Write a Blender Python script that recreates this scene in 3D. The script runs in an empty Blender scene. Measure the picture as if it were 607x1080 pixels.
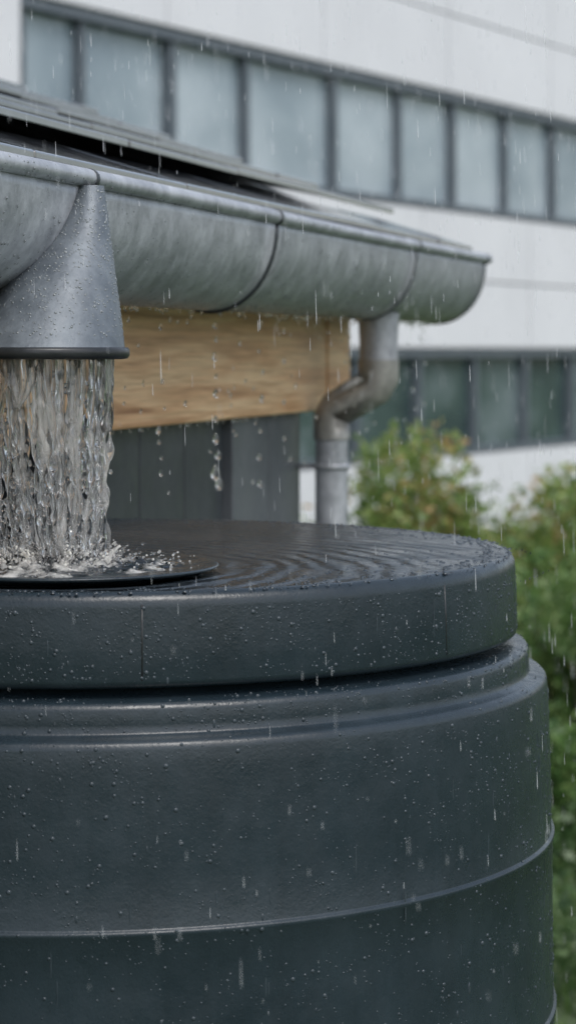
import bpy, math, random
import numpy as np
from mathutils import Vector, Matrix
random.seed(7); rng=np.random.default_rng(11)
CZ=2.3
scn=bpy.context.scene
col=scn.collection

# ------------------------------------------------------------ helpers
def new_obj(name,verts,faces,mat=None,smooth=False,parent=None,mats=None,midx=None):
    me=bpy.data.meshes.new(name)
    me.from_pydata([tuple(v) for v in verts],[],[tuple(f) for f in faces])
    if mats:
        for m in mats: me.materials.append(m)
        if midx is not None: me.polygons.foreach_set('material_index',midx)
    elif mat: me.materials.append(mat)
    if smooth: me.polygons.foreach_set('use_smooth',[True]*len(me.polygons))
    me.update()
    ob=bpy.data.objects.new(name,me); col.objects.link(ob)
    if parent: ob.parent=parent
    return ob
def empty(name):
    e=bpy.data.objects.new(name,None); col.objects.link(e); e.empty_display_size=.1; return e
class MB:
    def __init__(s): s.v=[];s.f=[]
    def add(s,v,f):
        o=len(s.v); s.v.extend(v); s.f.extend([tuple(i+o for i in q) for q in f])
    def obj(s,name,mat,smooth=False,parent=None): return new_obj(name,s.v,s.f,mat,smooth,parent)
BF=[(0,3,2,1),(4,5,6,7),(0,1,5,4),(1,2,6,5),(2,3,7,6),(3,0,4,7)]
def tube(path,rads,n=12,caps=True):
    path=[Vector(p) for p in path]; V=[];F=[]
    prev=None
    for i,p in enumerate(path):
        if i==0: t=path[1]-p
        elif i==len(path)-1: t=p-path[i-1]
        else: t=(path[i+1]-path[i-1])
        t.normalize()
        if prev is None:
            a=Vector((1,0,0)) if abs(t.x)<.9 else Vector((0,1,0))
            u=(a-t*a.dot(t)).normalized()
        else: u=(prev-t*prev.dot(t)).normalized()
        prev=u; w=t.cross(u)
        r=rads[i] if hasattr(rads,'__len__') else rads
        for k in range(n):
            a=2*math.pi*k/n
            V.append(p+u*(math.cos(a)*r)+w*(math.sin(a)*r))
    for i in range(len(path)-1):
        for k in range(n):
            F.append((i*n+k,i*n+(k+1)%n,(i+1)*n+(k+1)%n,(i+1)*n+k))
    if caps:
        F.append(tuple(range(n))[::-1]); F.append(tuple(range((len(path)-1)*n,len(path)*n)))
    return V,F
def lathe(profile,cx,cy,n=192):
    V=[];F=[]
    for r,z in profile:
        for k in range(n):
            a=2*math.pi*k/n
            V.append((cx+r*math.cos(a),cy+r*math.sin(a),z))
    for i in range(len(profile)-1):
        for k in range(n):
            F.append((i*n+k,(i+1)*n+k,(i+1)*n+(k+1)%n,i*n+(k+1)%n))
    return V,F

# material helpers
def mat_new(name):
    m=bpy.data.materials.new(name); m.use_nodes=True
    nt=m.node_tree; b=nt.nodes['Principled BSDF']; return m,nt,b
def N(nt,t,**kw):
    n=nt.nodes.new(t)
    for k,v in kw.items(): setattr(n,k,v)
    return n
def noise(nt,scale,detail=4,rough=.55,vec=None,stretch=None):
    tc=N(nt,'ShaderNodeTexCoord'); src=tc.outputs['Object']
    if stretch:
        mp=N(nt,'ShaderNodeMapping'); mp.inputs['Scale'].default_value=stretch
        nt.links.new(src,mp.inputs[0]); src=mp.outputs[0]
    n=N(nt,'ShaderNodeTexNoise'); n.inputs['Scale'].default_value=scale
    n.inputs['Detail'].default_value=detail; n.inputs['Roughness'].default_value=rough
    nt.links.new(src,n.inputs['Vector']); return n.outputs['Fac']
def ramp(nt,fac,stops):
    r=N(nt,'ShaderNodeValToRGB'); e=r.color_ramp.elements
    while len(e)<len(stops): e.new(.5)
    for i,(p,c) in enumerate(stops):
        e[i].position=p; e[i].color=(*c,1) if len(c)==3 else c
    nt.links.new(fac,r.inputs[0]); return r.outputs[0]
def maprange(nt,fac,a,b,c,d):
    r=N(nt,'ShaderNodeMapRange')
    for i,v in zip((1,2,3,4),(a,b,c,d)): r.inputs[i].default_value=v
    nt.links.new(fac,r.inputs[0]); return r.outputs[0]
def bump(nt,h,strength,dist,b,prev=None):
    n=N(nt,'ShaderNodeBump'); n.inputs['Strength'].default_value=strength; n.inputs['Distance'].default_value=dist
    nt.links.new(h,n.inputs['Height'])
    if prev: nt.links.new(prev,n.inputs['Normal'])
    nt.links.new(n.outputs[0],b.inputs['Normal']); return n.outputs[0]
def simple(name,c1,c2,scale=5,rough=(.4,.6),metal=0,bs=.2,bd=.002,bscale=None,stretch=None,spec=.5):
    m,nt,b=mat_new(name)
    f=noise(nt,scale,5,.6,stretch=stretch)
    nt.links.new(ramp(nt,f,[(.3,c1),(.7,c2)]),b.inputs['Base Color'])
    f2=noise(nt,scale*2.3,4,stretch=stretch)
    nt.links.new(maprange(nt,f2,.3,.7,*rough),b.inputs['Roughness'])
    b.inputs['Metallic'].default_value=metal
    b.inputs['Specular IOR Level'].default_value=spec
    if bs: bump(nt,noise(nt,bscale or scale*6,4,stretch=stretch),bs,bd,b)
    return m

# ------------------------------------------------------------ materials
def tank_mat():
    m,nt,b=mat_new('tank_plastic')
    f=noise(nt,4.5,8,.7)
    c=ramp(nt,f,[(.32,(.010,.019,.026)),(.68,(.024,.037,.047))])
    st=noise(nt,9,5,.6,stretch=(3,3,.25))
    mx=N(nt,'ShaderNodeMix',data_type='RGBA'); mx.blend_type='MULTIPLY'
    mx.inputs[0].default_value=.35
    nt.links.new(c,mx.inputs[6]); nt.links.new(ramp(nt,st,[(.35,(.7,.7,.7)),(.65,(1.15,1.15,1.15))]),mx.inputs[7])
    nt.links.new(mx.outputs[2],b.inputs['Base Color'])
    nt.links.new(maprange(nt,noise(nt,24,6,.7),.35,.65,.18,.38),b.inputs['Roughness'])
    p=bump(nt,noise(nt,260,3,.6),.45,.0007,b)
    p=bump(nt,noise(nt,45,4,.6),.4,.0014,b,p)
    return m
M_tank=tank_mat()
def lidtop_mat():
    m,nt,b=mat_new('lid_top_wet')
    nt.links.new(ramp(nt,noise(nt,5,5),[(.3,(.018,.025,.031)),(.7,(.036,.045,.054))]),b.inputs['Base Color'])
    tc=N(nt,'ShaderNodeTexCoord')
    nz=N(nt,'ShaderNodeTexNoise'); nz.inputs['Scale'].default_value=13; nz.inputs['Detail'].default_value=4
    nt.links.new(tc.outputs['Object'],nz.inputs['Vector'])
    sub=N(nt,'ShaderNodeVectorMath',operation='SUBTRACT'); sub.inputs[1].default_value=(-.31,2.95,CZ-.28)
    nt.links.new(tc.outputs['Object'],sub.inputs[0])
    ln=N(nt,'ShaderNodeVectorMath',operation='LENGTH'); nt.links.new(sub.outputs[0],ln.inputs[0])
    a=N(nt,'ShaderNodeMath',operation='MULTIPLY_ADD'); a.inputs[1].default_value=.05
    nt.links.new(nz.outputs['Fac'],a.inputs[0]); nt.links.new(ln.outputs['Value'],a.inputs[2])
    ml=N(nt,'ShaderNodeMath',operation='MULTIPLY'); ml.inputs[1].default_value=175
    nt.links.new(a.outputs[0],ml.inputs[0])
    sn=N(nt,'ShaderNodeMath',operation='SINE'); nt.links.new(ml.outputs[0],sn.inputs[0])
    amp=maprange(nt,ln.outputs['Value'],.15,.75,1.0,.2)
    am2=maprange(nt,noise(nt,6,3),.38,.58,.35,1)
    m3=N(nt,'ShaderNodeMath',operation='MULTIPLY'); nt.links.new(amp,m3.inputs[0]); nt.links.new(am2,m3.inputs[1])
    m2=N(nt,'ShaderNodeMath',operation='MULTIPLY'); nt.links.new(sn.outputs[0],m2.inputs[0]); nt.links.new(m3.outputs[0],m2.inputs[1])
    p=bump(nt,m2.outputs[0],1.0,.0042,b)
    p=bump(nt,noise(nt,26,4,.6),.6,.004,b,p)
    bump(nt,noise(nt,110,3,.6),1.0,.003,b,p)
    nt.links.new(maprange(nt,noise(nt,12,3),.35,.65,.12,.32),b.inputs['Roughness'])
    return m
M_lid=lidtop_mat()
M_drop=simple('water_droplets',(.022,.032,.040),(.05,.065,.078),40,(.12,.24),0,0,spec=.5)
M_drop_zinc=simple('water_droplets_zinc',(.16,.18,.19),(.30,.32,.33),40,(.1,.2),.1,0,spec=.7)
def zinc_mat(name,c1,c2,metal=.55,r0=.3,r1=.58):
    m,nt,b=mat_new(name)
    f=noise(nt,9,8,.75)
    c=ramp(nt,f,[(.34,c1),(.66,c2)])
    st=noise(nt,30,6,.7,stretch=(1,1,.6))
    mx=N(nt,'ShaderNodeMix',data_type='RGBA'); mx.blend_type='MULTIPLY'; mx.inputs[0].default_value=.75
    nt.links.new(c,mx.inputs[6]); nt.links.new(ramp(nt,st,[(.35,(.64,.65,.67)),(.62,(1.12,1.12,1.12))]),mx.inputs[7])
    nt.links.new(mx.outputs[2],b.inputs['Base Color'])
    b.inputs['Metallic'].default_value=metal
    nt.links.new(maprange(nt,st,.3,.7,r0,r1),b.inputs['Roughness'])
    p=bump(nt,noise(nt,120,4,.6),.5,.0013,b)
    bump(nt,noise(nt,9,3),.25,.006,b,p)
    return m
M_zinc=zinc_mat('weathered_zinc',(.32,.335,.365),(.54,.56,.595),.25,.26,.5)
M_zincdark=zinc_mat('dark_zinc',(.105,.125,.145),(.20,.225,.25),.25,.32,.6)
M_strap=simple('strap_metal',(.04,.045,.05),(.08,.09,.1),20,(.3,.5),.4,.2)
M_black=simple('black_rubber',(.012,.014,.016),(.03,.032,.035),20,(.25,.45))
def wood_mat():
    m,nt,b=mat_new('beam_wood')
    tc=N(nt,'ShaderNodeTexCoord')
    mp=N(nt,'ShaderNodeMapping'); mp.inputs['Rotation'].default_value=(0,0,-math.atan2(.9615,.275)); mp.vector_type='POINT'
    nt.links.new(tc.outputs['Object'],mp.inputs[0])
    mp2=N(nt,'ShaderNodeMapping'); mp2.inputs['Scale'].default_value=(.6,6,11)
    nt.links.new(mp.outputs[0],mp2.inputs[0])
    n=N(nt,'ShaderNodeTexNoise'); n.inputs['Scale'].default_value=3; n.inputs['Detail'].default_value=7; n.inputs['Distortion'].default_value=.6
    nt.links.new(mp2.outputs[0],n.inputs['Vector'])
    mp3=N(nt,'ShaderNodeMapping'); mp3.inputs['Scale'].default_value=(2,20,60)
    nt.links.new(mp.outputs[0],mp3.inputs[0])
    n2=N(nt,'ShaderNodeTexNoise'); n2.inputs['Scale'].default_value=3; n2.inputs['Detail'].default_value=4
    nt.links.new(mp3.outputs[0],n2.inputs['Vector'])
    c=ramp(nt,n.outputs['Fac'],[(.28,(.44,.21,.10)),(.43,(.76,.45,.24)),(.6,(.90,.62,.37)),(.74,(.60,.33,.16))])
    mx=N(nt,'ShaderNodeMix',data_type='RGBA'); mx.blend_type='MULTIPLY'; mx.inputs[0].default_value=.8
    nt.links.new(c,mx.inputs[6]); nt.links.new(ramp(nt,n2.outputs['Fac'],[(.35,(.72,.65,.58)),(.6,(1.1,1.1,1.1))]),mx.inputs[7])
    nt.links.new(mx.outputs[2],b.inputs['Base Color'])
    b.inputs['Roughness'].default_value=.4
    bump(nt,n2.outputs['Fac'],.3,.002,b)
    return m
M_wood=wood_mat()
def slate_mat():
    m,nt,b=mat_new('wet_slate')
    g=N(nt,'ShaderNodeNewGeometry')
    f=noise(nt,7,6,.65)
    ad=N(nt,'ShaderNodeMath',operation='MULTIPLY_ADD'); ad.inputs[1].default_value=.35
    nt.links.new(g.outputs['Random Per Island'],ad.inputs[0]); nt.links.new(f,ad.inputs[2])
    nt.links.new(ramp(nt,ad.outputs[0],[(.35,(.014,.017,.021)),(.6,(.035,.04,.046)),(.9,(.08,.087,.095))]),b.inputs['Base Color'])
    nt.links.new(maprange(nt,noise(nt,16,4),.35,.65,.06,.26),b.inputs['Roughness'])
    b.inputs['Specular IOR Level'].default_value=1.0
    b.inputs['Coat Weight'].default_value=1; b.inputs['Coat Roughness'].default_value=.07; b.inputs['Coat IOR'].default_value=2.0
    bump(nt,noise(nt,35,4),.25,.003,b); return m
M_slate=slate_mat()
M_shed=simple('shed_cladding',(.034,.04,.047),(.066,.073,.082),6,(.3,.5),0,.3,.003)
M_shed2=simple('shed_panel',(.085,.095,.108),(.14,.15,.165),6,(.3,.5),0,.3,.003)
M_soffit=simple('soffit_paint',(.02,.02,.02),(.04,.04,.04),6)
M_panel=simple('facade_panel',(.69,.695,.72),(.765,.77,.795),.6,(.45,.6),0,0)
M_joint=simple('facade_joint',(.22,.22,.23),(.3,.3,.31),2,bs=0)
M_frame=simple('window_frame',(.08,.10,.12),(.115,.135,.155),3,(.35,.45),0,0)
def glass_mat(name,stops,scale,rough):
    m,nt,b=mat_new(name)
    g=N(nt,'ShaderNodeNewGeometry')
    f=noise(nt,scale,4,.5,stretch=(1,1,1.6))
    ad=N(nt,'ShaderNodeMath',operation='MULTIPLY_ADD'); ad.inputs[1].default_value=.3
    nt.links.new(g.outputs['Random Per Island'],ad.inputs[0]); nt.links.new(f,ad.inputs[2])
    nt.links.new(ramp(nt,ad.outputs[0],stops),b.inputs['Base Color'])
    b.inputs['Roughness'].default_value=rough; b.inputs['Specular IOR Level'].default_value=.8
    return m
M_glassU=glass_mat('window_glass_painted_sky',[(.4,(.16,.215,.26)),(.6,(.27,.335,.38)),(.82,(.42,.485,.53))],.55,.08)  # pale sky reflection painted into base colour; tone varies per pane like blinds
M_glassL=glass_mat('window_glass_painted_trees',[(.42,(.030,.052,.055)),(.62,(.055,.088,.085)),(.8,(.14,.18,.19))],.8,.12)  # dark green tree reflections painted into base colour as noise clumps

def leaf_mat(name,stops):
    m,nt,b=mat_new(name)
    g=N(nt,'ShaderNodeNewGeometry')
    f=noise(nt,1.6,3)
    ad=N(nt,'ShaderNodeMath',operation='MULTIPLY_ADD'); ad.inputs[1].default_value=.45
    nt.links.new(g.outputs['Random Per Island'],ad.inputs[0]); nt.links.new(f,ad.inputs[2])
    c=ramp(nt,ad.outputs[0],stops); nt.links.new(c,b.inputs['Base Color'])
    b.inputs['Roughness'].default_value=.4
    t=N(nt,'ShaderNodeBsdfTranslucent'); nt.links.new(c,t.inputs[0])
    mx=N(nt,'ShaderNodeMixShader'); mx.inputs[0].default_value=.4
    out=nt.nodes['Material Output']
    nt.links.new(b.outputs[0],mx.inputs[1]); nt.links.new(t.outputs[0],mx.inputs[2]); nt.links.new(mx.outputs[0],out.inputs[0])
    return m
M_leafA=leaf_mat('leaves_yellow_green',[(.4,(.07,.15,.035)),(.6,(.16,.25,.065)),(.84,(.29,.37,.11)),(.98,(.42,.28,.12))])
M_leafB=leaf_mat('leaves_green',[(.4,(.055,.13,.035)),(.65,(.13,.23,.065)),(.9,(.26,.36,.13))])
M_leafC=leaf_mat('leaves_dark',[(.4,(.035,.08,.028)),(.7,(.08,.15,.05)),(.92,(.19,.28,.11))])
M_ground=simple('lawn_ground',(.05,.08,.035),(.095,.135,.06),3,(.7,.9),0,.6,.03,30)
M_bark=simple('bark',(.035,.04,.02),(.06,.06,.035),20)
def water_mat(name,white,rough=.04):
    m,nt,b=mat_new(name)
    b.inputs['Base Color'].default_value=(1,1,1,1); b.inputs['Transmission Weight'].default_value=1
    b.inputs['IOR'].default_value=1.33; b.inputs['Roughness'].default_value=rough
    d=N(nt,'ShaderNodeBsdfTranslucent'); d.inputs[0].default_value=(.97,.95,.90,1)
    d2=N(nt,'ShaderNodeBsdfDiffuse'); d2.inputs[0].default_value=(.95,.94,.90,1)
    m1=N(nt,'ShaderNodeMixShader'); m1.inputs[0].default_value=.5
    nt.links.new(d.outputs[0],m1.inputs[1]); nt.links.new(d2.outputs[0],m1.inputs[2])
    mx=N(nt,'ShaderNodeMixShader')
    f=noise(nt,34,4,.6,stretch=(1,1,.3))
    nt.links.new(maprange(nt,f,.45,.66,0,min(1,white*2)),mx.inputs[0])
    nt.links.new(b.outputs[0],mx.inputs[1]); nt.links.new(m1.outputs[0],mx.inputs[2])
    nt.links.new(mx.outputs[0],nt.nodes['Material Output'].inputs[0])
    return m
M_water=water_mat('falling_water_mat',.15,.0)
M_foam=water_mat('foam_mat',.55,.03)
M_dripw=water_mat('drip_mat',.08,.0)
def rain_mat():
    m,nt,b=mat_new('rain_mat')
    b.inputs['Base Color'].default_value=(.9,.92,.94,1); b.inputs['Roughness'].default_value=.2
    t=N(nt,'ShaderNodeBsdfTransparent'); mx=N(nt,'ShaderNodeMixShader'); mx.inputs[0].default_value=.26
    nt.links.new(t.outputs[0],mx.inputs[1]); nt.links.new(b.outputs[0],mx.inputs[2])
    nt.links.new(mx.outputs[0],nt.nodes['Material Output'].inputs[0]); return m
M_rain=rain_mat()

# ------------------------------------------------------------ droplets
def hemi(seg=7,rings=3):
    V=[];F=[]
    for i in range(rings):
        ph=(i/rings)*math.pi/2
        for k in range(seg):
            a=2*math.pi*k/seg
            V.append((math.cos(ph)*math.cos(a),math.cos(ph)*math.sin(a),math.sin(ph)))
    V.append((0,0,1))
    for i in range(rings-1):
        for k in range(seg):
            F.append((i*seg+k,i*seg+(k+1)%seg,(i+1)*seg+(k+1)%seg,(i+1)*seg+k))
    t=len(V)-1
    for k in range(seg): F.append(((rings-1)*seg+k,(rings-1)*seg+(k+1)%seg,t))
    return np.array(V),F
HV,HF=hemi()
def drops(name,P,Nn,R,mat,parent,flat=.55,elong=None):
    P=np.array(P);Nn=np.array(Nn);R=np.array(R)
    up=np.array([0,0,1.]); alt=np.array([1.,0,0])
    dn=up-Nn*(Nn@up)[:,None]; l=np.linalg.norm(dn,axis=1)
    bad=l<.2; dn[bad]=(alt-Nn*(Nn@alt)[:,None])[bad]
    dn/=np.linalg.norm(dn,axis=1)[:,None]
    sd=np.cross(dn,Nn)
    el=np.ones(len(P)) if elong is None else np.array(elong)
    V=P[:,None,:]+R[:,None,None]*(HV[None,:,0:1]*sd[:,None,:]+HV[None,:,1:2]*dn[:,None,:]*el[:,None,None]+HV[None,:,2:3]*flat*Nn[:,None,:])
    V=V.reshape(-1,3); n=len(HV)
    F=[]
    for i in range(len(P)):
        o=i*n; F.extend([tuple(a+o for a in f) for f in HF])
    return new_obj(name,V,F,mat,True,parent)

# ============================================================ TANK
TX,TY=-.277,3.27
tank=empty('rainwater_tank')
z=lambda v: CZ+v
body=[(.50,-.401),(.565,-.401),(.568,-.4085),(.598,-.4105),(.610,-.4120),(.6165,-.4150),(.6185,-.421),(.619,-.437),(.6195,-.4465),(.6215,-.4490),
      (.632,-.4510),(.6395,-.4532),(.6432,-.4572),(.6445,-.463),(.646,-.485),(.648,-.53),(.650,-.60),(.6505,-.668),(.6510,-.6695),(.6545,-.6705),(.6553,-.6725),(.655,-.676),(.6525,-.680),
      (.652,-.75),(.653,-.83),(.6535,-.908),(.654,-.9095),(.6575,-.9105),(.6583,-.9125),(.658,-.916),(.6555,-.920),
      (.656,-1.05),(.657,-1.15),(.6605,-1.155),(.660,-1.162),(.654,-1.168),(.657,-1.176),(.658,-1.4),(.661,-1.405),(.66,-1.414),(.655,-1.42),(.658,-1.43),
      (.658,-2.1),(.65,-2.24),(.63,-2.285),(.60,-2.297)]
V,F=lathe([(r,z(h)) for r,h in body],TX,TY,256)
new_obj('body',V,F,M_tank,True,tank)
lid=[(.0005,-.279),(.2,-.280),(.4,-.282),(.55,-.2845),(.575,-.2852),(.585,-.2845),(.5905,-.2855),(.5955,-.289),(.599,-.295),(.600,-.303),(.602,-.35),(.603,-.388),(.6015,-.394),(.596,-.398),(.56,-.3985),(.50,-.399)]
V,F=lathe([(r,z(h)) for r,h in lid],TX,TY,256)
n=256; midx=[]
for i in range(len(lid)-1): midx+= [1 if i<5 else 0]*n
new_obj('lid',V,F,None,True,tank,mats=[M_tank,M_lid],midx=midx)
mb=MB()
for px in (150,470):
    k=(px-303.5)/2400
    dx,dy=k,1.0; L=math.hypot(dx,dy); dx/=L;dy/=L
    bq=-(dx*TX+dy*TY); cq=TX*TX+TY*TY-.602**2; disc=bq*bq-cq
    s=-bq-math.sqrt(disc); th=math.atan2(dy*s-TY,dx*s-TX)
    for dth in (0,math.pi):
        P0=[(TX+r*math.cos(th+dth),TY+r*math.sin(th+dth),z(h)) for r,h in ((.5990,-.299),(.6008,-.34),(.6020,-.388))]
        mb.add(*tube(P0,.0016,6))
mb.obj('lid_seam',M_black,True,tank)
IX,IY=-.285,2.90
tray=[(.0005,-.281),(.03,-.2815),(.13,-.2795),(.17,-.2765),(.188,-.2735),(.194,-.2725),(.197,-.274),(.196,-.2760),(.185,-.2790),(.17,-.2835)]
V,F=lathe([(r,z(h+.0015)) for r,h in tray],IX,IY,128)
new_obj('inlet_tray',V,F,M_tank,True,tank)
cap=[(.0005,-.268),(.07,-.268),(.082,-.2655),(.088,-.258),(.094,-.252),(.102,-.251),(.107,-.255),(.108,-.262),(.106,-.272),(.112,-.2795),(.112,-.285)]
V,F=lathe([(r,z(h)) for r,h in cap],-.40,3.62,96)
new_obj('access_cap',V,F,M_black,True,tank)
def prof_r(h,prof):
    for (r1,z1),(r2,z2) in zip(prof,prof[1:]):
        if z1>=h>=z2 and z1!=z2: return r1+(r2-r1)*(z1-h)/(z1-z2)
    return .65
P=[];NN=[];R=[];E=[]
for i in range(30000):
    th=rng.uniform(0,2*math.pi) if i%5==0 else rng.uniform(-math.pi,0.35)
    q=rng.random()
    if q<.22:
        h=rng.uniform(-.39,-.30); r=prof_r(h,lid[9:13])
    else:
        h=-.41-rng.random()**1.5*.75; r=prof_r(h,body[2:])
        if -.47<h<-.445 and rng.random()<.6: continue
    w=math.sin(th*23+h*31)+math.sin(th*9-h*57)+math.sin(h*90+th*51)
    if rng.random()>.42+.2*w: continue
    P.append((TX+(r-.0003)*math.cos(th),TY+(r-.0003)*math.sin(th),z(h))); NN.append((math.cos(th),math.sin(th),0))
    s=.0006+.0009*rng.random()+.0020*rng.random()**7
    R.append(s); E.append(1.0+ (rng.random()<.03)*rng.uniform(.5,2.0))
for i in range(60):
    th=rng.uniform(-math.pi,.3); lidside=i%3==0
    h=rng.uniform(-.36,-.33) if lidside else rng.uniform(-.95,-.52)
    r=prof_r(h,lid[9:13]) if lidside else prof_r(h,body[2:])
    P.append((TX+(r-.0002)*math.cos(th),TY+(r-.0002)*math.sin(th),z(h))); NN.append((math.cos(th),math.sin(th),0)); R.append(.0011); E.append(rng.uniform(8,22))
drops('side_droplets',P,NN,R,M_drop,tank,.55,E)
P=[];NN=[];R=[]
for i in range(7000):
    th=rng.uniform(0,2*math.pi); r=.597*math.sqrt(rng.random())
    if rng.random()<.2: r=rng.uniform(.55,.597)
    x=TX+r*math.cos(th); y=TY+r*math.sin(th)
    if math.hypot(x-IX,y-IY)<.2: continue
    zz=-.280-.005*r/.55
    P.append((x,y,z(zz-.0005))); NN.append((0,0,1)); R.append(.001+.0026*rng.random()**2.5)
drops('lid_droplets',P,NN,R,M_drop,tank,.7)

# ============================================================ shed / gutter frame
def S(t,u,h): return (-1.15+.275*t-.9615*u,.9615*t+.275*u,CZ+h)
def sbox(mb,t0,t1,u0,u1,h0,h1,bev=0):
    mb.add([S(t0,u0,h0),S(t1,u0,h0),S(t1,u1,h0),S(t0,u1,h0),S(t0,u0,h1),S(t1,u0,h1),S(t1,u1,h1),S(t0,u1,h1)],BF)
def bevel(ob,w=.004):
    m=ob.modifiers.new('bev','BEVEL'); m.width=w; m.segments=2; m.limit_method='ANGLE'; return ob
G0,G1=1.9,6.03
gutter=empty('rain_gutter')
GH=.23; GW=.12; GD=.158; GC=.125
def gsec(t,off=0,a0=0,a1=math.pi,n=24):
    out=[]
    for i in range(n+1):
        a=a0+(a1-a0)*i/n
        out.append(S(t,GC-(GW+off)*math.cos(a),GH-(GD+off)*math.sin(a)**.9))
    return out
def channel(ts,off_o,off_i,n=28):
    V=[];F=[];m=n+1
    for t in ts: V+=gsec(t,off_o,n=n)
    for t in ts: V+=gsec(t,off_i,n=n)
    B=len(ts)*m
    for i in range(len(ts)-1):
        for k in range(n):
            F.append((i*m+k,i*m+k+1,(i+1)*m+k+1,(i+1)*m+k))
            F.append((B+i*m+k,B+(i+1)*m+k,B+(i+1)*m+k+1,B+i*m+k+1))
        for k in (0,n):
            F.append((i*m+k,(i+1)*m+k,B+(i+1)*m+k,B+i*m+k))
    for i in (0,len(ts)-1):
        for k in range(n): F.append((i*m+k,B+i*m+k,B+i*m+k+1,i*m+k+1))
    return V,F
def t_at(px,u=0):
    k=(px-303.5)/2400; Y=(1.15+u*1.04)/(.286-k); return (Y-.275*u)/.9615
joints=[G0,t_at(97),t_at(293),t_at(440),G1]
for i in range(4):
    a,b_=joints[i],joints[i+1]
    o=.0016*(i%2)
    V,F=channel(list(np.linspace(a-.01*(i>0),b_,14)),o,o-.002)
    new_obj('channel_%d'%(i+1),V,F,M_zinc,True,gutter)
for nm,t in (('end_cap_far',G1-.002),('end_cap_near',G0+.002)):
    c=gsec(t,-.0005); c2=gsec(t+.003,-.0005)
    m=len(c); V=c+c2; F=[tuple(range(m)),tuple(range(m,2*m))[::-1]]+[(i,i+1,m+i+1,m+i) for i in range(m-1)]+[(m-1,0,m,2*m-1)]
    new_obj(nm,V,F,M_zinc,False,gutter)
mb=MB()
pts=[S(t,.004+.0015*math.sin(t*3.1),GH+.003+.0015*math.sin(t*2.3)) for t in np.linspace(G0-.005,G1+.02,60)]
mb.add(*tube(pts,.0125,14)); mb.obj('front_bead',M_zinc,True,gutter)
mb=MB()
for j,t in enumerate(joints[1:4]+[G1-.03]):
    r=.0055 if j<2 else .0036
    mb.add(*tube([S(t-.0,GC-(GW+.002)*math.cos(a),GH-(GD+.002)*math.sin(a)**.9) for a in np.linspace(.04,math.pi-.05,26)],r,8))
    mb.add(*tube([S(t-.005,.004,GH+.003),S(t+.005,.004,GH+.003)],.0148,14))
mb.obj('gutter_strap',M_strap,True,gutter)
def loft(rings,n=48):
    V=[];F=[]
    for (cx,cy,cz,ra,rb) in rings:
        for k in range(n):
            a=2*math.pi*k/n
            V.append((cx+ra*math.cos(a),cy+rb*math.sin(a),cz))
    for i in range(len(rings)-1):
        for k in range(n): F.append((i*n+k,(i+1)*n+k,(i+1)*n+(k+1)%n,i*n+(k+1)%n))
    return V,F
FX,FY=-.322,3.0
rings=[]
for i in range(17):
    s=i/16
    pr=110+22*s
    pl=np.interp(s,[0,.15,.3,.45,.6,.8,1],[84,73,58,35,6,-22,-42])
    Y=3.065-.065*s
    c=((pr+pl)/2-303.5)/2400*Y; r=(pr-pl)/2/2400*Y
    rings.append((c,Y,z(.222-.219*s),r,min(r*1.0,.05+.062*s)))
V,F=loft(rings); new_obj('hopper_outlet',V,F,M_zincdark,True,gutter)
RB=rings[-1][3]; FX=rings[-1][0]
rim=[(-.008,.0045),(.0035,.0045),(.006,.001),(.006,-.006),(.003,-.010),(-.004,-.011),(-.0065,-.006),(-.008,.0)]
V,F=lathe([(RB+r,z(h)) for r,h in rim],FX,FY,64); new_obj('hopper_rim',V,F,M_black,True,gutter)
P=[];NN=[];R=[];E=[]
nin=Vector((-.9615,.275,0))
for i in range(4600):
    t=rng.uniform(2.3,G1-.03); a=(rng.random()**.75)*1.9+.12
    if rng.random()<.35: a=rng.normal(1.55,.12)
    a=min(a,2.2)
    p=S(t,GC-(GW+.001)*math.cos(a),GH-(GD+.001)*math.sin(a)**.9)
    nv=(-nin*math.cos(a)*1.2+Vector((0,0,-1))*math.sin(a)).normalized()
    P.append(p);NN.append(tuple(nv));R.append(.0008+.0016*rng.random()**2.5);E.append(1+(rng.random()<.06)*2)
for i in range(1100):
    s=rng.random()**.7; th=rng.uniform(-math.pi,.3)
    j=int(s*15); f=s*15-j; A=rings[j];B=rings[j+1]
    c=[A[q]+(B[q]-A[q])*f for q in range(5)]
    P.append((c[0]+c[3]*math.cos(th),c[1]+c[4]*math.sin(th),c[2])); NN.append((math.cos(th),math.sin(th),0.0)); R.append(.0007+.0013*rng.random()**2);E.append(1)
drops('gutter_droplets',P,NN,R,M_drop_zinc,gutter,.55,E)
P=[];NN=[];R=[]
for i in range(700):
    t=rng.uniform(2.3,G1); a=rng.uniform(-1.4,1.4)
    nv=(-nin*math.cos(a)+Vector((0,0,1))*math.sin(a))
    p=Vector(S(t,.004,GH+.003))+nv*.0122
    P.append(tuple(p));NN.append(tuple(nv));R.append(.0008+.0014*rng.random()**2)
drops('bead_droplets',P,NN,R,M_drop_zinc,gutter,.55)

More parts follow.
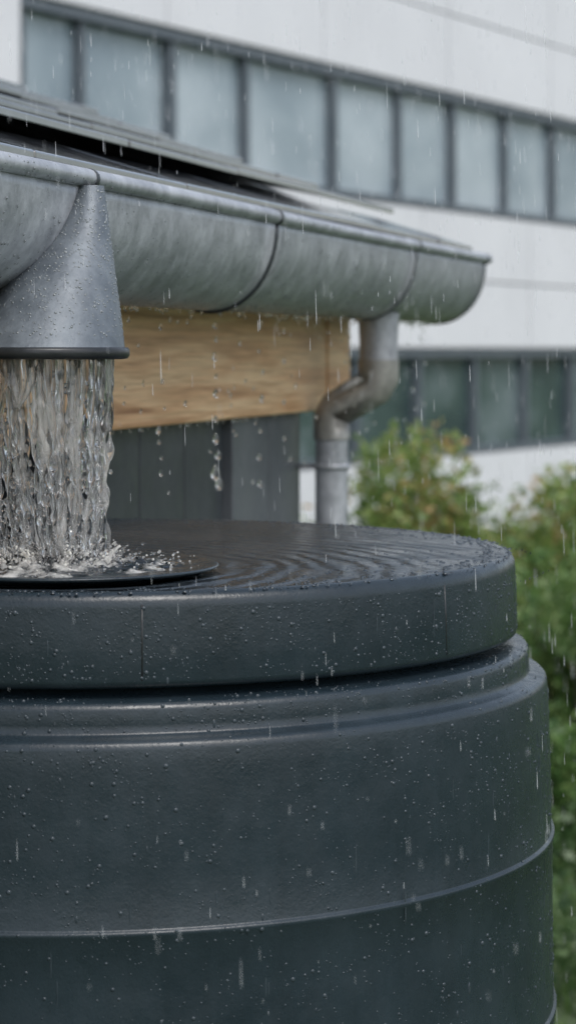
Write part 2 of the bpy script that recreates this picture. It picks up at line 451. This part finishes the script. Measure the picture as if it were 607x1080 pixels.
# downpipe
dp=empty('downpipe')
TP=5.30
mb=MB()
path=[S(TP,.108,.085),S(TP,.108,.02),S(TP,.108,-.035)]
mb.add(*tube(path,[.047,.043,.043],24,False)); mb.obj('outlet_pipe',M_zinc,True,dp)
mb=MB(); mb.add(*tube([S(TP,.108,-.02),S(TP,.108,-.066),S(TP,.112,-.077),S(TP,.212,-.136),S(TP,.2175,-.147),S(TP,.2175,-.2)],[.0455,.0455,.044,.042,.0415,.0415],24,False)); mb.obj('elbow',zinc_mat('elbow_zinc',(.24,.24,.225),(.43,.42,.39),.25),True,dp)
mb=MB(); mb.add(*tube([S(TP,.2175,-.185),S(TP,.2175,-1),S(TP,.2175,-2.29)],.037,24,False)); mb.obj('lower_pipe',M_zinc,True,dp)
mb=MB()
for h in (-.262,-1.4):
    u=.2175
    mb.add(*tube([S(TP,u,h-.006),S(TP,u,h+.006)],.0405,24,True))
sbox(mb,TP-.008,TP+.008,.25,.30,-.268,-.256)
mb.obj('pipe_clamp',M_zinc,True,dp)

# ============================================================ SHED
shed=empty('garden_shed')
SL=.344
mb=MB()
R0,R1=1.85,5.93
expo=.20
for side in (0,1):
    for k in range(10):
        tt=R0-(.3 if k%2 else 0)-random.uniform(0,.1)
        while tt<R1-.01:
            w=.62
            a=max(tt,R0); b_=min(tt+w-.004,R1+random.uniform(-.004,.006)); tt+=w
            if b_-a<.03: continue
            u0=.020+k*expo+random.uniform(-.003,.003); u1=u0+expo+.05
            th=.012+random.uniform(-.001,.002); l0=(.004 if k==0 else .030+random.uniform(0,.004)); l1=.001
            m=(lambda u:4.08-u) if side else (lambda u:u)
            rp=lambda t,u,h: S(t,m(u),.238+SL*u+h)
            dz=random.uniform(-.0015,.0015)
            V=[rp(a,u0,l0),rp(b_,u0,l0+dz),rp(b_,u1,l1-.0),rp(a,u1,l1),rp(a,u0,l0+th),rp(b_,u0,l0+th+dz),rp(b_,u1,l1+th*.5),rp(a,u1,l1+th*.5)]
            mb.add(V,BF)
ob=mb.obj('roof_slates',M_slate,False,shed); bevel(ob,.0025)
mb=MB()
V=[S(R0+.01,.05,.225+SL*.05),S(R1-.02,.05,.225+SL*.05),S(R1-.02,2.04,.235+SL*2.04),S(R0+.01,2.04,.235+SL*2.04),
   S(R1-.02,4.03,.225+SL*.05),S(R0+.01,4.03,.225+SL*.05)]
V2=[(x,y,h-.03) for x,y,h in V]
F=[(0,1,2,3),(3,2,4,5),(6,9,8,7),(9,11,10,8),(0,6,7,1),(1,7,8,2),(2,8,10,4),(4,10,11,5),(5,11,9,3),(3,9,6,0)]
mb.add(V+V2,F); mb.obj('roof_deck',M_soffit,False,shed)
mb=MB(); mb.add(*tube([S(R0,2.04,.262+SL*2.04),S(R1,2.04,.262+SL*2.04)],.045,14)); mb.obj('ridge_cap',M_strap,True,shed)
mb=MB(); sbox(mb,R0+.02,5.68,.262,3.8,.172,.185); mb.obj('soffit',M_soffit,False,shed)
mb=MB(); sbox(mb,2.0,5.455,.27,.33,-.138,.17); ob=mb.obj('wood_beam',M_wood,False,shed); bevel(ob,.004)
mb=MB(); sbox(mb,5.459,5.66,.266,.36,-.132,.17); ob=mb.obj('beam_end_block',M_wood,False,shed); bevel(ob,.004)
mb=MB(); sbox(mb,2.0,5.30,.82,.88,-2.3,.171); mb.obj('recess_wall',M_shed,False,shed)
mb=MB()
t=4.03
for w in (.26,.26,.25):
    sbox(mb,t,t+w-.005,.315,.345,-2.3,-.1395); t+=w
ob=mb.obj('dark_panel',M_shed,False,shed); bevel(ob,.003)
mb=MB(); 
for w in (.27,.25):
    sbox(mb,t,t+w-.006,.295,.335,-2.3,-.1395); t+=w
ob=mb.obj('corner_panel',M_shed2,False,shed); bevel(ob,.003)
mb=MB(); sbox(mb,5.325,5.36,.34,3.7,-2.3,.171); sbox(mb,2.0,2.05,.34,3.7,-2.3,.171); sbox(mb,2.05,5.31,3.64,3.7,-2.3,.171); sbox(mb,2.06,2.2,.34,.45,-2.3,.171); sbox(mb,4.03,4.08,.35,.81,-2.3,.171)
mb.obj('shed_wall',M_shed,False,shed)
mb=MB()
for t in (2.0,5.31):
    mb.add([S(t,.3,.186),S(t,3.7,.186),S(t,2.04,.19+SL*1.9),S(t+.05,.3,.186),S(t+.05,3.7,.186),S(t+.05,2.04,.19+SL*1.9)],[(0,1,2),(5,4,3),(0,3,4,1),(1,4,5,2),(2,5,3,0)])
mb.obj('gable',M_shed2,False,shed)

# ============================================================ WATER
fw=empty('falling_water')
mb=MB()
SR=.090
clus=[2*math.pi*(i+rng.uniform(-.3,.3))/15 for i in range(15)]
for i in range(104):
    if i>8:
        a=clus[i%15]+rng.normal(0,.11); rr=SR*math.sqrt(rng.uniform(.55,1))
        ae=clus[i%15]+(a-clus[i%15])*.3
    else:
        a=ae=rng.uniform(0,2*math.pi); rr=rng.uniform(0,.05)
    x0=FX+.002+rr*math.cos(a); y0=FY+rr*math.sin(a)
    sh=rng.uniform(.66,.80)
    x1=FX+.014+rr*math.cos(ae)*sh+rng.normal(0,.003); y1=FY-.03+rr*math.sin(ae)*.75
    n_=64; path=[];rad=[]
    zend=-.272 if rng.random()<.45 else -rng.uniform(.04,.22)
    p1,p2,p3=rng.uniform(0,6,3); base=rng.uniform(.0012,.0038); fq=rng.uniform(80,180)
    for j in range(n_):
        s=j/(n_-1); h=-.0+zend*s; q=(h/-.272)
        bl=q**1.1
        wob=.004*q**.7
        path.append((x0+(x1-x0)*bl+wob*math.sin(h*45+p1),y0+(y1-y0)*bl+wob*math.cos(h*38+p2),z(h)))
        m=1+.65*min(1,q*2)*math.sin(h*fq+p3)+.5*q*math.sin(h*fq*1.7+p1)
        r=base*(1.5-.7*q)*max(.08,m)
        if j>n_-4: r*=(n_-1-j)/3.0*.8+.15
        rad.append(r)
    mb.add(*tube(path,rad,9))
mb.obj('stream',M_water,True,fw)
mb=MB()
for i in range(6):
    a0=rng.uniform(0,2*math.pi); da=rng.uniform(.3,.7); nc=16; nl=40; zl=-rng.uniform(.05,.11); p1,p2=rng.uniform(0,6,2)
    V=[];F=[]
    for j in range(nl):
        s=j/(nl-1); h=zl*s; q=h/-.272
        wd=da*(1-s**1.6*.92)
        for k in range(nc):
            a=a0+wd*(k/(nc-1)-.5)+.1*math.sin(h*30+p1)*s
            rr=SR*.97*(1-.25*q**1.3)+.0030*math.sin(k*1.3+p2+h*20)*(.3+s)+.0022*math.sin(h*95+k*.8+p1)*s
            V.append((FX+.004+rr*math.cos(a),FY-.03*q+rr*math.sin(a),z(h)))
    for j in range(nl-1):
        for k in range(nc-1): F.append((j*nc+k,j*nc+k+1,(j+1)*nc+k+1,(j+1)*nc+k))
    mb.add(V,F)
ob=mb.obj('water_sheet',M_water,True,fw); so_=ob.modifiers.new('s','SOLIDIFY'); so_.thickness=.0022
def ball(c,rx,rz,seg=10,rg=7,tip=0):
    V=[];F=[]
    for i in range(1,rg):
        ph=math.pi*i/rg; zz=math.cos(ph)
        wr=math.sin(ph)*(1-tip*max(0,zz)**1.0*.75)
        for k in range(seg):
            a=2*math.pi*k/seg; V.append((c[0]+rx*wr*math.cos(a),c[1]+rx*wr*math.sin(a),c[2]+rz*zz))
    V.append((c[0],c[1],c[2]+rz));V.append((c[0],c[1],c[2]-rz))
    for i in range(rg-2):
        for k in range(seg): F.append((i*seg+k,(i+1)*seg+k,(i+1)*seg+(k+1)%seg,i*seg+(k+1)%seg))
    T=len(V)-2
    for k in range(seg):
        F.append((T,k,(k+1)%seg)); F.append((T+1,(rg-2)*seg+(k+1)%seg,(rg-2)*seg+k))
    return V,F
mb=MB()
for i in range(560):
    q=rng.random()**.6; a=rng.uniform(0,6.28); rr=rng.uniform(.05,.086)*(1-.22*q)+rng.normal(0,.005)
    r=rng.uniform(.0008,.0036)
    mb.add(*ball((FX+.013*q+rr*math.cos(a),FY-.02*q+rr*math.sin(a),z(-.02-.25*q)),r,r*rng.uniform(1,2.4),8,6))
mb.obj('stream_drops',M_water,True,fw)
mb=MB()
for i in range(2100):
    a=rng.uniform(0,6.28); rr=abs(rng.normal(0,.085))
    if rr>.20: continue
    hgt=abs(rng.normal(0,.016))*(1.25-rr/.19)
    r=.0005+.0016*rng.random()**2
    mb.add(*ball((FX+.02+rr*math.cos(a),FY-.055+rr*math.sin(a)*.85,z(-.2755+max(0,hgt))),r*1.1,r,7,5))
mb.obj('splash_drops',M_foam,True,fw)
mb=MB()
for i in range(110):
    a=rng.uniform(0,6.28); r0=rng.uniform(.03,.095); L=rng.uniform(.008,.03); o=rng.uniform(.2,.9)
    path=[];rad=[]
    for j in range(7):
        s=j/6; rr=r0+L*o*s; hh=L*(s*1.5-s*s*.7)
        path.append((FX+.018+rr*math.cos(a),FY-.045+rr*math.sin(a),z(-.277+hh))); rad.append(.0024*(1-s)**.7+.0004+(.0007 if j==6 else 0))
    mb.add(*tube(path,rad,7))
mb.obj('splash_crown',M_foam,True,fw)
V=[];F=[];nr,na=38,130
for i in range(nr):
    for k in range(na):
        a=2*math.pi*k/na; rr=.160*(i+.3)/nr*(1+.10*math.sin(3*a+1)+.06*math.sin(8*a)+.04*math.sin(17*a+2))
        e=1-(i/(nr-1))
        h=.013*e**.6*(.35+.5*abs(math.sin(a*9+rr*130)+math.sin(a*14-rr*210)+rng.normal(0,.5))) 
        V.append((FX+.022+rr*math.cos(a),FY-.06+rr*math.sin(a)*.9,z(-.2785+h)))
for i in range(nr-1):
    for k in range(na): F.append((i*na+k,(i+1)*na+k,(i+1)*na+(k+1)%na,i*na+(k+1)%na))
F.append(tuple(range(na)))
new_obj('foam',V,F,M_foam,True,fw)
mb=MB()
def drip(t,h,r,l,u=GC): 
    p=S(t,u,h); mb.add(*ball(p,r,l,12,9,tip=1))
for px,lst in ((228,[(.045,.004),(.02,.003),(-.01,.0045),(-.045,.003),(-.075,.005),(-.12,.004),(-.155,.0055),(-.185,.006),(-.215,.0085),(-.235,.007)]),
               (275,[(.05,.003),(.0,.003),(-.04,.003),(-.09,.0045),(-.15,.003),(-.20,.005),(-.25,.005)]),
               (168,[(.04,.003),(-.05,.003),(-.13,.004),(-.2,.003),(-.15,.003)]),
               (300,[(.04,.003),(-.02,.0035),(-.1,.003),(-.17,.003)])):
    t=t_at(px,GC)
    for h,r in lst: drip(t+rng.normal(0,.008),h,r,r*rng.uniform(1.3,2.2))
for i in range(130):
    t=rng.uniform(3,5.9); drip(t,.066 - rng.random()**2*.33,rng.uniform(.0014,.003),rng.uniform(.003,.006))
for i in range(150):
    t=rng.uniform(2.7,5.95); r=rng.uniform(.0018,.0036)
    drip(t,GH-GD-.002-r,r,r*rng.uniform(1.2,2),GC+rng.normal(0,.008))
for i in range(70):
    t=rng.uniform(3.2,5.6); r=rng.uniform(.0014,.0028)
    drip(t,-.139-r,r,r*1.5,.273)
mb.obj('gutter_drips',M_dripw,True,fw)

# rain (streaks through the whole place)
mb=MB()
for i in range(6000):
    y=rng.uniform(1.9,12) if i%2 else rng.uniform(1.9,5); x=(y*.16+.35)*rng.uniform(-1,1); h=rng.uniform(-1.1,.95)*max(1,y/6)
    if math.hypot(x-TX,y-TY)<.67 and h<-.28: continue
    u=(x+1.15)*-.9615+y*.275
    if 0.02<u<4.1 and y<7.2 and h<.24+SL*max(0,u): continue
    L=rng.uniform(.005,.026)*(1 if rng.random()<.8 else 1.8)*(1 if y<5 else 1.9); r=rng.uniform(.0003,.0008)*(1 if y<5 else 1.9)
    if y<2.6: L*=.6; r*=.7
    p=Vector((x,y,z(h))); d=Vector((.03,0,-1))*L
    mb.add(*tube([p,p+d*.3,p+d*.85,p+d],[r*.15,r*.7,r,r*.3],4))
mb.obj('rain',M_rain,True)

# ============================================================ BUILDING
bld=empty('office_building')
def B(s,o,h):
    return (-5.62+.489*s+.872*o,14+.872*s-.489*o,CZ+h)
def bbox(mb,s0,s1,o0,o1,h0,h1):
    mb.add([B(s0,o0,h0),B(s1,o0,h0),B(s1,o1,h0),B(s0,o1,h0),B(s0,o0,h1),B(s1,o0,h1),B(s1,o1,h1),B(s0,o1,h1)],[tuple(reversed(f)) for f in BF])
SE=64
mb=MB()
bbox(mb,0,SE,-14,-.06,-2.5,-1.27); bbox(mb,.0,SE,-14,-.06,.02,1.70); bbox(mb,0,SE,-14,-.06,3.12,6.0)
bbox(mb,0,SE,-14,-.5,-1.269,.019); bbox(mb,0,SE,-14,-.5,1.701,3.119)
sW=(19.96-14)/.872
bbox(mb,0,sW-.1,-.499,-.06,1.701,3.119)
mb.obj('wall_core',M_joint,False,bld)
mb=MB()
def cladding(s0,s1,h0,h1,ws,hs,off=0):
    hh=np.linspace(h0,h1,hs+1)
    for i in range(hs):
        s=s0-off
        while s<s1:
            a=max(s,s0); b_=min(s+ws,s1)
            if b_-a>.05: bbox(mb,a+.012,b_-.012,-.055,random.uniform(-.002,.002),hh[i]+.012,hh[i+1]-.012)
            s+=ws
cladding(0,SE,-2.4,-1.27,3.17,1,1.1)
cladding(0,SE,.03,1.69,3.17,2,1.1)
cladding(0,SE,3.13,5.95,3.17,3,.4)
cladding(0,sW-.1,1.71,3.11,3.17,1,.4)
mb.obj('facade_panels',M_panel,False,bld)
ysU=[19.96,20.79,22.14,23.39,25.06,26.46,27.75,29.12,30.5]
sU=[(y-14)/.872 for y in ysU]
while sU[-1]<SE-2: sU.append(sU[-1]+1.58)
sL=list(np.arange(.6,SE-1,1.58))
mbF=MB()
for ss,h0,h1,gm,nm in ((sU,1.70,3.12,M_glassU,'upper_windows'),(sL,-1.27,.02,M_glassL,'lower_windows')):
    mg=MB()
    for a,b_ in zip(ss,ss[1:]):
        tilt=random.uniform(-.006,.006)
        mg.add([B(a+.04,-.16+tilt,h0+.04),B(b_-.04,-.16-tilt,h0+.04),B(b_-.04,-.16-tilt,h1-.04),B(a+.04,-.16+tilt,h1-.04)],[(0,1,2,3)])
    mg.obj(nm,gm,False,bld)
    for k,s in enumerate(ss):
        w=.065 if (k%2==0 or h0<0) else .045
        bbox(mbF,s-w,s+w,-.2,-.07,h0+.085,h1-.105)
    bbox(mbF,ss[0]-.1,ss[-1]+.1,-.21,-.025,h1-.1,h1-.005); bbox(mbF,ss[0]-.1,ss[-1]+.1,-.21,-.02,h0+.005,h0+.08)
mbF.obj('window_frames',M_frame,False,bld)
mb=MB(); bbox(mb,-.1,SE+.1,-14,.08,6.0,6.25); mb.obj('parapet',M_frame,False,bld)

# ============================================================ GROUND & VEGETATION
V=[];F=[];n=60
xs=np.sign(np.linspace(-1,1,n))*np.abs(np.linspace(-1,1,n))**3*400
for y in xs:
    for x in xs: V.append((x,y+10,0.0 ))
for i in range(n-1):
    for k in range(n-1): F.append((i*n+k,i*n+k+1,(i+1)*n+k+1,(i+1)*n+k))
new_obj('ground',V,F,M_ground)

def leaves(name,C,size,mat,parent=None,up=0.3):
    C=np.array(C); m=len(C)
    d=rng.normal(size=(m,3)); d/=np.linalg.norm(d,axis=1)[:,None]
    nn=rng.normal(size=(m,3)); nn[:,2]+=up; w=np.cross(d,nn); w/=np.linalg.norm(w,axis=1)[:,None]
    s=size*rng.uniform(.6,1.4,(m,1))
    a=C; b_=C+d*s*.5+w*s*.28; c=C+d*s; e=C+d*s*.5-w*s*.28
    V=np.stack([a,b_,c,e],1).reshape(-1,3)
    me=bpy.data.meshes.new(name); me.vertices.add(len(V)); me.vertices.foreach_set('co',V.ravel())
    me.loops.add(4*m); me.loops.foreach_set('vertex_index',np.arange(4*m))
    me.polygons.add(m); me.polygons.foreach_set('loop_start',np.arange(m)*4); me.polygons.foreach_set('loop_total',np.full(m,4))
    me.materials.append(mat); me.update(calc_edges=True); me.validate()
    ob=bpy.data.objects.new(name,me); col.objects.link(ob)
    if parent: ob.parent=parent
    return ob
def shrub(name,cx,cy,rx,ry,H,nblob,nleaf,size,mat):
    e=empty(name); pts=[]; mb=MB()
    bl=[]
    for i in range(nblob):
        a=rng.uniform(0,6.28); q=math.sqrt(rng.random())
        x=cx+rx*q*math.cos(a); y=cy+ry*q*math.sin(a)
        top=H*(1-.45*q*q)*rng.uniform(.75,1.0); hz=top*rng.uniform(.2,.9)
        if i<4: x=cx+(x-cx)*.3; hz=H*.88
        r=rng.uniform(.18,.36)*min(1,H/1.4); bl.append((x,y,hz,r))
        mb.add(*tube([(cx+(x-cx)*.15,cy+(y-cy)*.15,-.02),(cx+(x-cx)*.5,cy+(y-cy)*.5,hz*.5),(x,y,hz)],[.022,.013,.004],6))
    per=nleaf//nblob
    for x,y,hz,r in bl:
        d=rng.normal(size=(per,3)); d/=np.linalg.norm(d,axis=1)[:,None]
        rad=r*rng.uniform(.35,1.12,(per,1))**.6
        p=np.array([x,y,hz])+d*rad*np.array([1,1,1.05]); p=p[p[:,2]>.03]; pts.append(p)
    leaves('foliage',np.concatenate(pts),size,mat,e)
    mb.obj('stems',M_bark,True,e)
    return e
shrub('shrub',.68,13.0,.62,.6,1.70,56,21000,.065,M_leafA)
shrub('shrub',1.75,14.2,1.0,.9,1.42,60,21000,.07,M_leafA)
shrub('shrub',3.6,15.5,1.3,1.0,1.5,50,14000,.075,M_leafB)
shrub('shrub',-.6,14.5,1.1,.9,1.6,50,14000,.07,M_leafA)
shrub('shrub',1.35,11.0,.8,.7,1.22,50,17000,.055,M_leafB)
shrub('shrub',5.4,17.5,1.5,1.2,1.7,40,10000,.08,M_leafB)
P=[]
for i in range(750):
    x=rng.uniform(-1.5,5.5); y=rng.uniform(5.2,13.5)
    if math.hypot(x-TX,y-TY)<.9 or (x+1.15)*-.9615+y*.275>-.1 and y<6.4: continue
    if math.sin(x*1.7+y*.9)+math.sin(y*1.3-x)>.9: continue
    hh=rng.uniform(.12,.42); r=rng.uniform(.12,.28); k=70
    d=rng.normal(size=(k,3)); d/=np.linalg.norm(d,axis=1)[:,None]; d[:,2]=np.abs(d[:,2])
    P.append(np.array([x,y,.02])+d*np.array([r,r,hh])*rng.uniform(.5,1.1,(k,1)))
leaves('ground_cover_plants',np.concatenate(P),.06,M_leafC,None,.6)
m=80000
gx=rng.uniform(-6,9,m); gy=5+22*rng.random(m)**1.3
ok=~(((gx+1.15)*-.9615+gy*.275>0)&(gy<7)); gx=gx[ok];gy=gy[ok]; m=len(gx)
h=rng.uniform(.04,.11,m); a=rng.uniform(0,6.28,m); lean=rng.normal(0,.03,(m,2)); w=.006+.004*rng.random(m)
V=np.zeros((m,3,3))
V[:,0]=np.stack([gx-w*np.cos(a),gy-w*np.sin(a),np.zeros(m)],1); V[:,1]=np.stack([gx+w*np.cos(a),gy+w*np.sin(a),np.zeros(m)],1)
V[:,2]=np.stack([gx+lean[:,0],gy+lean[:,1],h],1)
me=bpy.data.meshes.new('grass'); me.vertices.add(3*m); me.vertices.foreach_set('co',V.ravel()); me.loops.add(3*m); me.loops.foreach_set('vertex_index',np.arange(3*m))
me.polygons.add(m); me.polygons.foreach_set('loop_start',np.arange(m)*3); me.polygons.foreach_set('loop_total',np.full(m,3)); me.materials.append(M_leafB); me.update(calc_edges=True)
col.objects.link(bpy.data.objects.new('grass',me))

# ============================================================ LIGHT / CAMERA
w=bpy.data.worlds.new('World'); scn.world=w; w.use_nodes=True; nt=w.node_tree
bg=nt.nodes['Background']
sky=nt.nodes.new('ShaderNodeTexSky'); sky.sky_type='NISHITA'; sky.sun_disc=False
EL,AZ=math.radians(55),math.radians(150)
sky.sun_elevation=EL; sky.sun_rotation=AZ; sky.dust_density=3; sky.air_density=1.2; sky.ozone_density=2.5
hs=nt.nodes.new('ShaderNodeHueSaturation'); hs.inputs['Saturation'].default_value=.6; hs.inputs['Value'].default_value=1.3
nt.links.new(sky.outputs[0],hs.inputs['Color']); nt.links.new(hs.outputs[0],bg.inputs[0]); bg.inputs[1].default_value=.15
sd=bpy.data.lights.new('sun','SUN'); sd.energy=1.1; sd.angle=math.radians(25); sd.color=(1,.99,.97)
so=bpy.data.objects.new('sun',sd); col.objects.link(so)
dirv=Vector((math.sin(AZ)*math.cos(EL),math.cos(AZ)*math.cos(EL),math.sin(EL)))
so.rotation_euler=dirv.to_track_quat('Z','Y').to_euler(); so.location=(3,-3,8)

cam=bpy.data.cameras.new('camera'); co=bpy.data.objects.new('camera',cam); col.objects.link(co)
co.location=(0,0,CZ); co.rotation_euler=(math.radians(90),0,0)
cam.sensor_fit='VERTICAL'; cam.sensor_height=36; cam.sensor_width=36; cam.lens=80; cam.shift_y=-170/1080
cam.clip_end=2000; cam.clip_start=.05
cam.dof.use_dof=True; cam.dof.focus_distance=2.9; cam.dof.aperture_fstop=5.0
scn.camera=co
scn.view_settings.view_transform='Standard'; scn.view_settings.look='None'; scn.view_settings.exposure=0
